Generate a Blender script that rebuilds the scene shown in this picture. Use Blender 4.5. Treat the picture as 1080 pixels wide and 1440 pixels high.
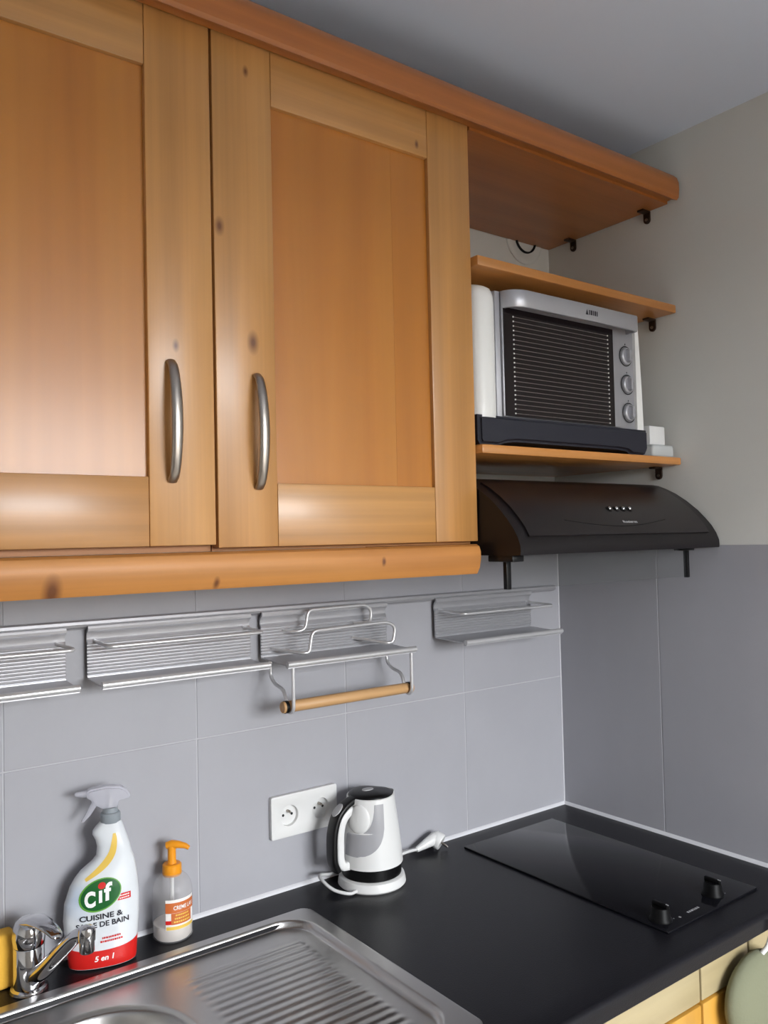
import bpy, bmesh, math, random
from mathutils import Vector, Matrix
random.seed(7)
PI = math.pi
for o in list(bpy.data.objects):
    bpy.data.objects.remove(o)
scn = bpy.context.scene
COL = scn.collection

# ------------------------------------------------------------------ camera
CAM = Vector((-1.6103, -1.4241, 1.5728))
yaw, pitch, roll, FPX = 0.6420, 0.0327, -0.0224, 1165.62
fw = Vector((math.sin(yaw)*math.cos(pitch), math.cos(yaw)*math.cos(pitch), math.sin(pitch)))
rt = Vector((math.cos(yaw), -math.sin(yaw), 0)); upv = rt.cross(fw)
r2 = math.cos(roll)*rt + math.sin(roll)*upv
u2 = -math.sin(roll)*rt + math.cos(roll)*upv
cd = bpy.data.cameras.new('camera'); cam = bpy.data.objects.new('camera', cd); COL.objects.link(cam)
M = Matrix((r2, u2, -fw)).transposed().to_4x4(); M.translation = CAM
cam.matrix_world = M
cd.sensor_fit = 'VERTICAL'; cd.sensor_height = 36.0; cd.sensor_width = 27.0
cd.lens = FPX/1440*36.0; cd.clip_start = 0.02
scn.camera = cam

# ------------------------------------------------------------------ light and exposure
vs = scn.view_settings
vs.view_transform = 'Standard'; vs.look = 'None'; vs.gamma = 1.0; vs.use_curve_mapping = False
vs.exposure = 0.0
w = bpy.data.worlds.new('world'); scn.world = w; w.use_nodes = True
bg = w.node_tree.nodes['Background']; bg.inputs[0].default_value = (.95, .975, 1, 1); bg.inputs[1].default_value = 28.0   # overcast daylight, even all round
WX0, WX1, WZ0, WZ1, WY = -1.25, -0.06, 0.95, 2.16, -2.80
ld = bpy.data.lights.new('window_front_offscreen', 'AREA'); ld.shape = 'RECTANGLE'      # light portal: daylight enters by the window
ld.size = WX1-WX0; ld.size_y = WZ1-WZ0; ld.energy = 1; ld.cycles.is_portal = True
lo = bpy.data.objects.new('window_front_offscreen', ld); COL.objects.link(lo)
lo.location = ((WX0+WX1)/2, WY-.13, (WZ0+WZ1)/2); lo.rotation_euler = (PI/2, 0, 0)

# ------------------------------------------------------------------ helpers
def srgb(r, g, b):
    f = lambda c: (c/255/12.92) if c/255 <= .04045 else ((c/255+.055)/1.055)**2.4
    return (f(r), f(g), f(b), 1)

def mat(name, c, rough=.5, metal=0.0, spec=.5, coat=0.0, trans=0.0, ior=1.45, alpha=1.0,
        var=0.0, vscale=8.0, bump=0.0, bscale=60.0, stretch=(1, 1, 1), sss=0.0, crough=.1):
    m = bpy.data.materials.new(name); m.use_nodes = True
    nt = m.node_tree; N = nt.nodes; L = nt.links
    p = N['Principled BSDF']
    p.inputs['Base Color'].default_value = c if len(c) == 4 else (*c, 1)
    p.inputs['Roughness'].default_value = rough; p.inputs['Metallic'].default_value = metal
    p.inputs['Specular IOR Level'].default_value = spec; p.inputs['Coat Weight'].default_value = coat
    p.inputs['Coat Roughness'].default_value = crough
    p.inputs['Transmission Weight'].default_value = trans; p.inputs['IOR'].default_value = ior
    p.inputs['Alpha'].default_value = alpha
    if sss: 
        p.inputs['Subsurface Weight'].default_value = sss; p.inputs['Subsurface Radius'].default_value = (.004, .004, .004)
    if var or bump:
        tc = N.new('ShaderNodeTexCoord'); mp = N.new('ShaderNodeMapping'); mp.inputs['Scale'].default_value = stretch
        L.new(tc.outputs['Object'], mp.inputs['Vector'])
    if var:
        n = N.new('ShaderNodeTexNoise'); n.inputs['Scale'].default_value = vscale; n.inputs['Detail'].default_value = 5
        n.inputs['Roughness'].default_value = .6
        L.new(mp.outputs[0], n.inputs['Vector'])
        mx = N.new('ShaderNodeMix'); mx.data_type = 'RGBA'
        a = [max(0, x*(1-var)) for x in c[:3]]; b = [min(1, x*(1+var)) for x in c[:3]]
        mx.inputs[6].default_value = (*a, 1); mx.inputs[7].default_value = (*b, 1)
        L.new(n.outputs['Fac'], mx.inputs[0]); L.new(mx.outputs[2], p.inputs['Base Color'])
    if bump:
        n2 = N.new('ShaderNodeTexNoise'); n2.inputs['Scale'].default_value = bscale; n2.inputs['Detail'].default_value = 3
        L.new(mp.outputs[0], n2.inputs['Vector'])
        bp = N.new('ShaderNodeBump'); bp.inputs['Strength'].default_value = bump; bp.inputs['Distance'].default_value = .002
        L.new(n2.outputs['Fac'], bp.inputs['Height']); L.new(bp.outputs[0], p.inputs['Normal'])
    return m

def wood(name, dark, mid, light, axis='z', rough=.34, coat=.25, knots=(), fine=.35):
    m = bpy.data.materials.new(name); m.use_nodes = True
    nt = m.node_tree; N = nt.nodes; L = nt.links; p = N['Principled BSDF']
    tc = N.new('ShaderNodeTexCoord'); oi = N.new('ShaderNodeObjectInfo')
    off = N.new('ShaderNodeVectorMath'); off.operation = 'SCALE'; off.inputs[0].default_value = (3.1, 5.3, 4.7)
    L.new(oi.outputs['Random'], off.inputs['Scale'])
    ad = N.new('ShaderNodeVectorMath'); ad.operation = 'ADD'
    L.new(tc.outputs['Object'], ad.inputs[0]); L.new(off.outputs[0], ad.inputs[1])
    mp = N.new('ShaderNodeMapping')
    s = {'z': (1, 1, .07), 'x': (.07, 1, 1), 'y': (1, .07, 1)}[axis]
    mp.inputs['Scale'].default_value = s
    L.new(ad.outputs[0], mp.inputs['Vector'])
    n1 = N.new('ShaderNodeTexNoise'); n1.inputs['Scale'].default_value = 9; n1.inputs['Detail'].default_value = 4
    n1.inputs['Distortion'].default_value = .6
    n2 = N.new('ShaderNodeTexNoise'); n2.inputs['Scale'].default_value = 160; n2.inputs['Detail'].default_value = 3
    mp2 = N.new('ShaderNodeMapping')
    mp2.inputs['Scale'].default_value = {'z': (1, 1, .02), 'x': (.02, 1, 1), 'y': (1, .02, 1)}[axis]
    L.new(ad.outputs[0], mp2.inputs['Vector'])
    L.new(mp.outputs[0], n1.inputs['Vector']); L.new(mp2.outputs[0], n2.inputs['Vector'])
    wv = N.new('ShaderNodeTexWave'); wv.wave_type = 'RINGS'; wv.rings_direction = 'Z' if axis != 'x' else 'X'
    wv.inputs['Scale'].default_value = 11; wv.inputs['Distortion'].default_value = 5
    wv.inputs['Detail'].default_value = 2; wv.inputs['Detail Scale'].default_value = 1.2
    L.new(mp.outputs[0], wv.inputs['Vector'])
    r = N.new('ShaderNodeValToRGB'); e = r.color_ramp.elements
    e[0].position = .22; e[0].color = dark; e[1].position = .78; e[1].color = light
    k = e.new(.5); k.color = mid
    L.new(n1.outputs['Fac'], r.inputs['Fac'])
    def mult(col, fac_out, lo_, hi_):
        mr = N.new('ShaderNodeMapRange'); mr.inputs['To Min'].default_value = lo_; mr.inputs['To Max'].default_value = hi_
        L.new(fac_out, mr.inputs['Value'])
        mm = N.new('ShaderNodeMix'); mm.data_type = 'RGBA'; mm.blend_type = 'MULTIPLY'; mm.inputs[0].default_value = 1
        cb = N.new('ShaderNodeCombineColor')
        for i in range(3): L.new(mr.outputs[0], cb.inputs[i])
        L.new(col, mm.inputs[6]); L.new(cb.outputs[0], mm.inputs[7]); return mm.outputs[2]
    c = mult(r.outputs[0], wv.outputs['Fac'], 1-.28*fine, 1.03)
    c = mult(c, n2.outputs['Fac'], 1-.45*fine, 1+.35*fine)
    c = mult(c, oi.outputs['Random'], .95, 1.05)
    for (kx, kz, kr) in knots:
        sp = N.new('ShaderNodeSeparateXYZ'); L.new(tc.outputs['Object'], sp.inputs[0])
        cbx = N.new('ShaderNodeCombineXYZ'); L.new(sp.outputs[0], cbx.inputs[0])
        mz = N.new('ShaderNodeMath'); mz.operation = 'MULTIPLY_ADD'; mz.inputs[1].default_value = .55; mz.inputs[2].default_value = kz*.45
        L.new(sp.outputs[2], mz.inputs[0]); L.new(mz.outputs[0], cbx.inputs[2])
        ds = N.new('ShaderNodeVectorMath'); ds.operation = 'DISTANCE'; ds.inputs[1].default_value = (kx, 0, kz)
        L.new(cbx.outputs[0], ds.inputs[0])
        dn = N.new('ShaderNodeMath'); dn.operation = 'MULTIPLY_ADD'; dn.inputs[1].default_value = kr*1.2; L.new(n1.outputs['Fac'], dn.inputs[0])
        L.new(ds.outputs['Value'], dn.inputs[2])
        mr = N.new('ShaderNodeMapRange'); mr.inputs['From Min'].default_value = kr*.9; mr.inputs['From Max'].default_value = kr*2.1
        mr.inputs['To Min'].default_value = 1; mr.inputs['To Max'].default_value = 0
        L.new(dn.outputs[0], mr.inputs['Value'])
        mm = N.new('ShaderNodeMix'); mm.data_type = 'RGBA'; mm.inputs[7].default_value = srgb(92, 46, 18)
        sc = N.new('ShaderNodeMath'); sc.operation = 'MULTIPLY'; sc.inputs[1].default_value = .9; L.new(mr.outputs[0], sc.inputs[0])
        L.new(sc.outputs[0], mm.inputs[0]); L.new(c, mm.inputs[6]); c = mm.outputs[2]
    L.new(c, p.inputs['Base Color'])
    p.inputs['Roughness'].default_value = rough; p.inputs['Coat Weight'].default_value = coat; p.inputs['Coat Roughness'].default_value = .22
    bp = N.new('ShaderNodeBump'); bp.inputs['Strength'].default_value = .06; bp.inputs['Distance'].default_value = .001
    L.new(n2.outputs['Fac'], bp.inputs['Height']); L.new(bp.outputs[0], p.inputs['Normal'])
    return m

def finish(name, bm, m, parent=None, smooth=35, subsurf=0):
    bmesh.ops.recalc_face_normals(bm, faces=bm.faces)
    me = bpy.data.meshes.new(name); bm.to_mesh(me); bm.free()
    if smooth:
        me.polygons.foreach_set('use_smooth', [True]*len(me.polygons))
        me.set_sharp_from_angle(angle=math.radians(smooth))
    o = bpy.data.objects.new(name, me); COL.objects.link(o)
    if m: me.materials.append(m)
    if parent is not None:
        o.parent = parent
        if parent.type == 'EMPTY': o.matrix_parent_inverse = Matrix.Translation(-Vector(parent.location))
    if subsurf:
        s = o.modifiers.new('subd', 'SUBSURF'); s.levels = subsurf; s.render_levels = subsurf
    return o

def thing(name, label, cat, loc=(0, 0, 0), group=None):
    o = bpy.data.objects.new(name, None); COL.objects.link(o); o.location = loc
    o.empty_display_size = .02
    return tag(o, label, cat, group)

def tag(o, label, cat, group=None):
    o['label'] = label; o['category'] = cat
    if group: o['group'] = group
    return o

def struct(o):
    o['kind'] = 'structure'; return o

def add_box(bm, x0, x1, y0, y1, z0, z1, bev=0, seg=2):
    r = bmesh.ops.create_cube(bm, size=1)
    vs_ = r['verts']
    for v in vs_:
        v.co = Vector(((x0+x1)/2+v.co.x*(x1-x0), (y0+y1)/2+v.co.y*(y1-y0), (z0+z1)/2+v.co.z*(z1-z0)))
    if bev:
        es = list({e for v in vs_ for e in v.link_edges})
        bmesh.ops.bevel(bm, geom=es, offset=bev, segments=seg, affect='EDGES', profile=.5, clamp_overlap=True)

def box(name, x0, x1, y0, y1, z0, z1, m, parent=None, bev=0, seg=2):
    bm = bmesh.new(); add_box(bm, x0, x1, y0, y1, z0, z1, bev, seg)
    return finish(name, bm, m, parent)

def add_prism(bm, pts, a0, a1, axis='x'):
    """closed polygon pts extruded between a0 and a1; axis x: pts=(y,z); y: (x,z); z: (x,y)"""
    def P(p, a):
        return {'x': (a, p[0], p[1]), 'y': (p[0], a, p[1]), 'z': (p[0], p[1], a)}[axis]
    A = [bm.verts.new(P(p, a0)) for p in pts]; B = [bm.verts.new(P(p, a1)) for p in pts]
    n = len(pts)
    bm.faces.new(A); bm.faces.new(B[::-1])
    for i in range(n):
        bm.faces.new((A[i], A[(i+1) % n], B[(i+1) % n], B[i]))

def prism(name, pts, a0, a1, m, parent=None, axis='x', smooth=35):
    bm = bmesh.new(); add_prism(bm, pts, a0, a1, axis); return finish(name, bm, m, parent, smooth)

def catmull(pts, n=8, closed=False):
    P = [Vector(p) for p in pts]; out = []
    m = len(P); rng = range(m if closed else m-1)
    for i in rng:
        if closed: a, b, c, d = P[(i-1) % m], P[i], P[(i+1) % m], P[(i+2) % m]
        else:
            b, c = P[i], P[i+1]; a = P[i-1] if i > 0 else b*2-c; d = P[i+2] if i+2 < m else c*2-b
        for k in range(n):
            t = k/n
            out.append(.5*((2*b)+(c-a)*t+(2*a-5*b+4*c-d)*t*t+(3*b-a-3*c+d)*t**3))
    if not closed: out.append(P[-1])
    return out

def fillet(pts, r, n=6):
    """round the corners of a polyline"""
    P = [Vector(p) for p in pts]; out = [P[0]]
    for i in range(1, len(P)-1):
        a, b, c = P[i-1], P[i], P[i+1]
        d1 = (a-b); d2 = (c-b); q = min(r, d1.length*.49, d2.length*.49)
        s = b+d1.normalized()*q; e = b+d2.normalized()*q
        for k in range(n+1):
            t = k/n; out.append((1-t)**2*s+2*t*(1-t)*b+t*t*e)
    out.append(P[-1]); return out

def add_tube(bm, pts, r, seg=12, cap=True, flat=None):
    """r: number or list; flat=(sx,sy) ellipse factors with up hint"""
    P = [Vector(p) for p in pts]; n = len(P); rings = []
    R = r if isinstance(r, (list, tuple)) else [r]*n
    t0 = (P[1]-P[0]).normalized()
    ref = Vector((0, 0, 1)) if abs(t0.z) < .9 else Vector((1, 0, 0))
    nrm = (ref-t0*ref.dot(t0)).normalized()
    for i in range(n):
        t = ((P[i+1] if i < n-1 else P[i])-(P[i-1] if i > 0 else P[i])).normalized()
        nrm = (nrm-t*nrm.dot(t))
        nrm = nrm.normalized() if nrm.length > 1e-6 else t.orthogonal().normalized()
        bi = t.cross(nrm)
        fx, fy = flat if flat else (1, 1)
        rings.append([bm.verts.new(P[i]+nrm*math.cos(2*PI*k/seg)*R[i]*fx+bi*math.sin(2*PI*k/seg)*R[i]*fy) for k in range(seg)])
    for i in range(n-1):
        for k in range(seg):
            bm.faces.new((rings[i][k], rings[i][(k+1) % seg], rings[i+1][(k+1) % seg], rings[i+1][k]))
    if cap:
        bm.faces.new(rings[0][::-1]); bm.faces.new(rings[-1])

def tube(name, pts, r, m, parent=None, seg=12, flat=None):
    bm = bmesh.new(); add_tube(bm, pts, r, seg, True, flat); return finish(name, bm, m, parent, 50)

def add_lathe(bm, prof, c=(0, 0, 0), seg=40, ax='z', rot=None, cap=True):
    """prof list of (r, h) from one end to the other"""
    c = Vector(c); rings = []
    for (r, h) in prof:
        ring = []
        for k in range(seg):
            a = 2*PI*k/seg
            v = Vector((r*math.cos(a), r*math.sin(a), h))
            if rot: v = rot @ v
            elif ax == 'y': v = Vector((v.x, -v.z, v.y))     # axis towards -y
            ring.append(bm.verts.new(c+v))
        rings.append(ring)
    for i in range(len(prof)-1):
        for k in range(seg):
            bm.faces.new((rings[i][k], rings[i][(k+1) % seg], rings[i+1][(k+1) % seg], rings[i+1][k]))
    if cap:
        for ring in (rings[0], rings[-1]):
            bm.faces.new(ring)

def lathe(name, prof, c, m, parent=None, seg=40, ax='z', rot=None, smooth=40, cap=True):
    bm = bmesh.new(); add_lathe(bm, prof, c, seg, ax, rot, cap); return finish(name, bm, m, parent, smooth)

def text_mesh(s, size, bold=0.0, shear=0.0, width=None, cuts=.004):
    cu = bpy.data.curves.new('txt', 'FONT'); cu.body = s; cu.size = size; cu.align_x = 'CENTER'; cu.align_y = 'CENTER'
    cu.offset = bold; cu.shear = shear; cu.fill_mode = 'FRONT'; cu.resolution_u = 4
    o = bpy.data.objects.new('txt', cu); COL.objects.link(o)
    dg = bpy.context.evaluated_depsgraph_get(); me = bpy.data.meshes.new_from_object(o.evaluated_get(dg))
    bpy.data.objects.remove(o); bpy.data.curves.remove(cu)
    bm = bmesh.new(); bm.from_mesh(me); bpy.data.meshes.remove(me)
    bmesh.ops.triangulate(bm, faces=bm.faces)
    xs = [v.co.x for v in bm.verts]; ys = [v.co.y for v in bm.verts]
    cx = (min(xs)+max(xs))/2; cy = (min(ys)+max(ys))/2; sc = (width/(max(xs)-min(xs))) if width else 1
    for v in bm.verts:
        v.co.x = (v.co.x-cx)*sc; v.co.y = (v.co.y-cy)
    for _ in range(3):
        es = [e for e in bm.edges if e.calc_length() > cuts]
        if not es: break
        bmesh.ops.subdivide_edges(bm, edges=es, cuts=1)
        bmesh.ops.triangulate(bm, faces=[f for f in bm.faces if len(f.verts) > 3])
    return bm

def lettering(name, s, size, fn, m, parent, bold=0, shear=0, width=None, cuts=.004):
    """fn maps (tx, ty) on the print to a world point"""
    bm = text_mesh(s, size, bold, shear, width, cuts)
    for v in bm.verts: v.co = Vector(fn(v.co.x, v.co.y))
    return finish(name, bm, m, parent, 0)

def print_line(name, n, width, h, fn, m, parent):
    """a line of print too small to read: short strokes of uneven width"""
    bm = bmesh.new(); ws = [.6+.8*random.random() for _ in range(n)]; k = width/(sum(ws)+.35*(n-1)); x = -width/2
    for w_ in ws:
        w2 = w_*k
        q = [bm.verts.new(Vector(fn(a, b))) for a, b in ((x, -h/2), (x+w2, -h/2), (x+w2, h/2), (x, h/2))]
        bm.faces.new(q); x += w2+.35*k
    return finish(name, bm, m, parent, 0)

# ------------------------------------------------------------------ materials
M_plaster = mat('plaster_warm', srgb(216, 216, 211), .8, var=.03, vscale=3, bump=.08, bscale=120)
M_ceil = mat('ceiling_paint', srgb(214, 224, 242), .9, var=.02, vscale=2)
M_pave = mat('street_paving', srgb(186, 184, 180), .9)
M_ext = mat('street_facade', srgb(96, 90, 84), .9, var=.1, vscale=1)
M_room = mat('room_paint', srgb(215, 213, 208), .9, var=.02, vscale=2)
M_floor = mat('floor_tile', srgb(182, 174, 164), .4, var=.1, vscale=5)
M_tile = mat('grey_tile', srgb(163, 163, 169), .42, var=.10, vscale=4.5, bump=.05, bscale=30, stretch=(1, 1, .7))
M_grout = mat('grout', srgb(186, 186, 190), .8)
M_seal = mat('white_sealant', srgb(214, 214, 218), .35)
STILE = (srgb(170, 118, 62), srgb(186, 134, 76), srgb(196, 147, 90))
PANEL = (srgb(162, 98, 32), srgb(177, 113, 41), srgb(188, 126, 52))
M_stile = wood('wood_stile', *STILE, axis='z', knots=[(-1.039, 1.864, .0075), (-1.090, 2.026, .006), (-1.044, 2.266, .004), (-1.158, 1.845, .004)])
M_rail = wood('wood_rail', *STILE, axis='x', knots=[(-.72, 2.245, .0035)])
M_panel = wood('wood_panel', *PANEL, axis='z', fine=.06)
M_corn = wood('wood_cornice', srgb(160, 94, 42), srgb(174, 106, 50), srgb(184, 120, 62), axis='x', fine=.3)
M_pelm = wood('wood_pelmet', srgb(172, 110, 48), srgb(190, 128, 62), srgb(200, 144, 80), axis='x', rough=.5, coat=.05, knots=[(-1.329, 1.516, .009), (-1.111, 1.517, .004), (-.826, 1.537, .003)])
M_shelf = wood('wood_shelf', srgb(176, 112, 52), srgb(200, 136, 70), srgb(212, 152, 86), axis='x')
M_low = wood('wood_lower_front', srgb(152, 138, 104), srgb(162, 148, 114), srgb(170, 157, 124), axis='x', fine=.15)
M_lowd = wood('wood_lower_door', srgb(180, 130, 50), srgb(192, 142, 60), srgb(200, 154, 72), axis='z', fine=.15)
M_dowel = wood('wood_dowel', srgb(172, 126, 78), srgb(190, 146, 98), srgb(202, 162, 114), axis='x', rough=.5, coat=0)
M_carc = mat('carcass_melamine', srgb(176, 120, 70), .5)
M_nickel = mat('brushed_nickel', srgb(168, 160, 152), .3, 1.0)
M_alu = mat('satin_aluminium', srgb(192, 192, 196), .40, .6, bump=.03, bscale=300, stretch=(.02, 1, 1))
M_wire = mat('satin_steel_wire', srgb(214, 214, 216), .3, .5)
M_steel = mat('sink_steel', srgb(188, 186, 184), .3, 1.0, bump=.012, bscale=90, stretch=(.15, 1, 1))
M_chrome = mat('chrome', srgb(205, 205, 208), .06, 1.0)
M_black = mat('worktop_black', srgb(20, 20, 25), .33, spec=.3, bump=.12, bscale=400, var=.15, vscale=60)
M_glass = mat('hob_glass', srgb(16, 16, 20), .12, spec=.28)
M_blackpl = mat('black_plastic', srgb(14, 14, 15), .36, spec=.35)
M_knob = mat('hob_knob_black', srgb(8, 8, 9), .45, spec=.15)
M_hood = mat('hood_enamel', srgb(23, 20, 22), .34, spec=.35)
M_hoodp = mat('hood_panel', srgb(29, 25, 27), .28)
M_visor = mat('smoked_visor', srgb(84, 86, 88), .12, spec=.2, alpha=.16)
M_bracket = mat('bracket_bronze', srgb(62, 46, 36), .4, .5)
M_white = mat('white_plastic', srgb(218, 218, 217), .28, sss=.05)
M_cord = mat('cord_white', srgb(208, 208, 208), .45)
M_ovenw = mat('oven_white', srgb(226, 226, 223), .35)
M_ovens = mat('oven_silver', srgb(176, 176, 181), .36, .5)
M_oveng = mat('oven_glass', srgb(26, 20, 22), .15)
M_ovenw2 = mat('oven_wire', srgb(150, 142, 140), .35, .8)
M_ovenb = mat('oven_base', srgb(30, 31, 42), .5)
M_dark = mat('dark_hole', srgb(16, 16, 18), .6)
M_print = mat('print_dark', srgb(34, 34, 44), .5)
M_greypl = mat('grey_plastic', srgb(168, 168, 170), .35)
M_window = mat('kettle_window', srgb(158, 158, 162), .22, coat=.3)
M_frost = mat('frosted_plastic', srgb(222, 226, 226), .3, alpha=.6)
M_clear = mat('clear_plastic', srgb(205, 203, 204), .12, alpha=.30)
M_red = mat('red_print', srgb(204, 34, 30), .35)
M_green = mat('green_print', srgb(22, 92, 40), .35)
M_lgreen = mat('light_green_print', srgb(96, 158, 62), .35)
M_whitep = mat('white_print', srgb(240, 240, 238), .4)
M_yelp = mat('yellow_print', srgb(226, 190, 88), .4)
M_orange = mat('orange_pump', srgb(232, 150, 30), .35)
M_label = mat('label_orange', srgb(196, 104, 52), .5, var=.12, vscale=40)
M_labelw = mat('label_white', srgb(232, 228, 224), .5)
M_soap = mat('soap_white', srgb(232, 224, 216), .4)
M_trig = mat('clear_trigger', srgb(206, 206, 216), .14, alpha=.5)
M_collar = mat('grey_collar', srgb(150, 158, 164), .3, alpha=.85)
M_sponge = mat('yellow_sponge', srgb(232, 178, 66), .85, bump=.5, bscale=240)
M_cloth = mat('pale_green_cloth', srgb(116, 118, 96), .9, bump=.3, bscale=200)
M_frame = mat('window_frame_white', srgb(225, 225, 225), .5)

# bottle body: white with a pale blue tint on one shoulder (printed on the bottle)
def bottle_mat():
    m = mat('spray_bottle_white', srgb(216, 220, 224), .28, coat=.3)
    N = m.node_tree.nodes; L = m.node_tree.links; p = N['Principled BSDF']
    tc = N.new('ShaderNodeTexCoord')
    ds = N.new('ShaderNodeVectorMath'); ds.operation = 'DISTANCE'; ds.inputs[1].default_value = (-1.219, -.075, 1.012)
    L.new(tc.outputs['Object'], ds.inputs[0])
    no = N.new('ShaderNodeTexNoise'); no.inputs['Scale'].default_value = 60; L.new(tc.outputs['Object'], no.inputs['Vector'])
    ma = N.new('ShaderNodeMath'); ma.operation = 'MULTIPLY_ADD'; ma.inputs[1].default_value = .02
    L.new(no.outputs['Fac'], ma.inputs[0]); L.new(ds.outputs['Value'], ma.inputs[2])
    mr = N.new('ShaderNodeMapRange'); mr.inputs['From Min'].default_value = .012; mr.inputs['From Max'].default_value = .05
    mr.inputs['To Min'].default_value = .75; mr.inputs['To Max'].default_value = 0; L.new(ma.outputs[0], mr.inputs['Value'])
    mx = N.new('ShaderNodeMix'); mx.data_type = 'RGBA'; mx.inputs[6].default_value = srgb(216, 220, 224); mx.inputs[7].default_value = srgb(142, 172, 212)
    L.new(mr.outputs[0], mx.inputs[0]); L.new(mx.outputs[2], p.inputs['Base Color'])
    return m
M_bottle = bottle_mat()

# ------------------------------------------------------------------ the room
XL, YF, ZC = -3.2, WY, 2.4537
struct(box('floor', XL-.1, .1, YF-.1, .1, -.08, 0, M_floor))
struct(box('ceiling', XL-.1, .1, YF-.1, .1, ZC, ZC+.08, M_ceil))
wb = struct(box('wall_back', XL, .1, .003, .1, 0, ZC, M_plaster))
wr = struct(box('wall_right', .003, .1, YF-.1, .003, 0, ZC, M_plaster))
struct(box('wall_left', XL-.1, XL, YF-.1, .1, 0, ZC, M_room))
bm = bmesh.new()
for a in ((XL, WX0, 0, ZC), (WX1, .003, 0, ZC), (WX0, WX1, 0, WZ0), (WX0, WX1, WZ1, ZC)):
    add_box(bm, a[0], a[1], YF-.12, YF, a[2], a[3])
struct(finish('wall_front', bm, M_room, smooth=0))
bm = bmesh.new()
for a in ((WX0, WX0+.04, WZ0, WZ1), (WX1-.04, WX1, WZ0, WZ1), (WX0, WX1, WZ0, WZ0+.04), (WX0, WX1, WZ1-.04, WZ1)):
    add_box(bm, a[0], a[1], YF-.10, YF-.05, a[2], a[3])
struct(finish('window_1', bm, M_frame, smooth=0))

struct(box('wall_exterior', -14, 14, -14, -12, -9, 1.95, M_ext))      # house across the street, its roof at eye level
struct(box('floor_exterior', -14, 14, -14, YF-.13, -9, -8.9, M_pave))

# tiles: 327 mm grid on the back wall, two tall columns on the side wall
T, ZT = .327, 1.5445
g = .0011
box('grout_bed', XL, -.0002, .0012, .0035, .86, ZT-.001, M_grout, wb)
box('grout_bed', .0012, .0035, -1.3, -.0002, .86, ZT-.001, M_grout, wr)
for i in range(8):
    for (z0, z1) in ((.86, ZT-T), (ZT-T, ZT)):
        x1 = -i*T; x0 = x1-T
        box('tile', x0+g, x1-g, 0, .003, z0+g, z1-(0 if z1 == ZT else g), M_tile, wb, .0007, 1)
ye = [0, -.2915, -.2915-T, -.2915-2*T, -.2915-3*T]
for i in range(4):
    box('tile', 0, .003, ye[i+1]+g, ye[i]-g, .86+g, ZT, M_tile, wr, .0007, 1)
# sealant beads
struct(prism('trim_1', [(0, .8995), (-.006, .8998), (-.005, .9022), (-.001, .9062), (0, .9065)], -3.0, 0, M_seal))
struct(prism('trim_2', [(0, .8995), (-.006, .8998), (-.005, .9022), (-.001, .9062), (0, .9065)], -.632, -.0005, M_seal, axis='y'))
struct(prism('trim_3', [(0, 0), (-.0022, -.0002), (-.0022, -.0012), (-.0012, -.0022), (-.0002, -.0022)], .906, ZT, M_seal, axis='z'))

# ------------------------------------------------------------------ worktop, sink, hob
WD, WT = .632, .0325
SX0, SX1, SY0, SY1 = -1.672, -.812, -.572, -.094      # sink outline
nose = [(-.58, .9-WT), (-WD+.004, .9-WT), (-WD, .9-WT+.004)]
for k in range(7):
    a = PI+(-PI/2)*k/6
    nose.append((-WD+.009+.009*math.cos(a), .9-.009+.009*math.sin(a)))
nose += [(-.58, .9)]
bm = bmesh.new()
add_prism(bm, nose, -3.0, -.001)
for a in ((-3.0, -.001, -.12, -.001), (SX1-.03, -.001, -.58, -.12), (-3.0, SX0+.03, -.58, -.12)):
    add_box(bm, a[0], a[1], a[2], a[3], .9-WT, .9)
tag(finish('worktop', bm, M_black), 'black laminate kitchen worktop running along the tiled back wall', 'worktop')

def rrect(x, y, x0, x1, y0, y1, r):
    """signed distance to a rounded rectangle, negative inside"""
    qx = abs(x-(x0+x1)/2)-(x1-x0)/2+r; qy = abs(y-(y0+y1)/2)-(y1-y0)/2+r
    return math.hypot(max(qx, 0), max(qy, 0))+min(max(qx, qy), 0)-r
def sstep(a, b, t):
    t = min(1, max(0, (t-a)/(b-a))); return t*t*(3-2*t)
def sink_z(x, y):
    d_out = rrect(x, y, SX0, SX1, SY0, SY1, .022)
    z = .9045
    z -= .002*sstep(-.002, .0, d_out)
    d_in = rrect(x, y, SX0+.026, SX1-.032, SY0+.03, SY1-.024, .055)
    z -= .0120*sstep(.0035, -.0035, d_in)
    # drainer ridges along x
    gy = sstep(-.508, -.492, y)*sstep(-.17, -.182, y)
    gl = sstep(-1.092, -1.074, x)*sstep(-.874, -.888, x)
    z += .0015*gy*gl*(.5+.5*math.cos(2*PI*(y+.19)/.0185))
    d_b = rrect(x, y, -1.50, -1.128, -.525, -.178, .12)
    z -= .003*sstep(.012, 0, d_b)
    if d_b < .001: z -= .15*sstep(.001, -.05, d_b)**.75
    return z
nx, ny = 290, 310
bm = bmesh.new(); V = []
for j in range(ny+1):
    row = []
    for i in range(nx+1):
        x = SX0+(SX1-SX0)*i/nx; y = SY0+(SY1-SY0)*j/ny
        r = .022
        cx = min(max(x, SX0+r), SX1-r); cy = min(max(y, SY0+r), SY1-r)
        dx, dy = x-cx, y-cy; d = math.hypot(dx, dy)
        if dx and dy and d > r: x = cx+dx/d*r; y = cy+dy/d*r
        row.append(bm.verts.new((x, y, sink_z(x, y))))
    V.append(row)
for j in range(ny):
    for i in range(nx):
        bm.faces.new((V[j][i], V[j][i+1], V[j+1][i+1], V[j+1][i]))
ring = V[0]+[V[j][nx] for j in range(1, ny+1)]+V[ny][-2::-1]+[V[j][0] for j in range(ny-1, 0, -1)]
U = [[bm.verts.new((v.co.x, v.co.y, v.co.z-.0009)) for v in row] for row in V]
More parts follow.
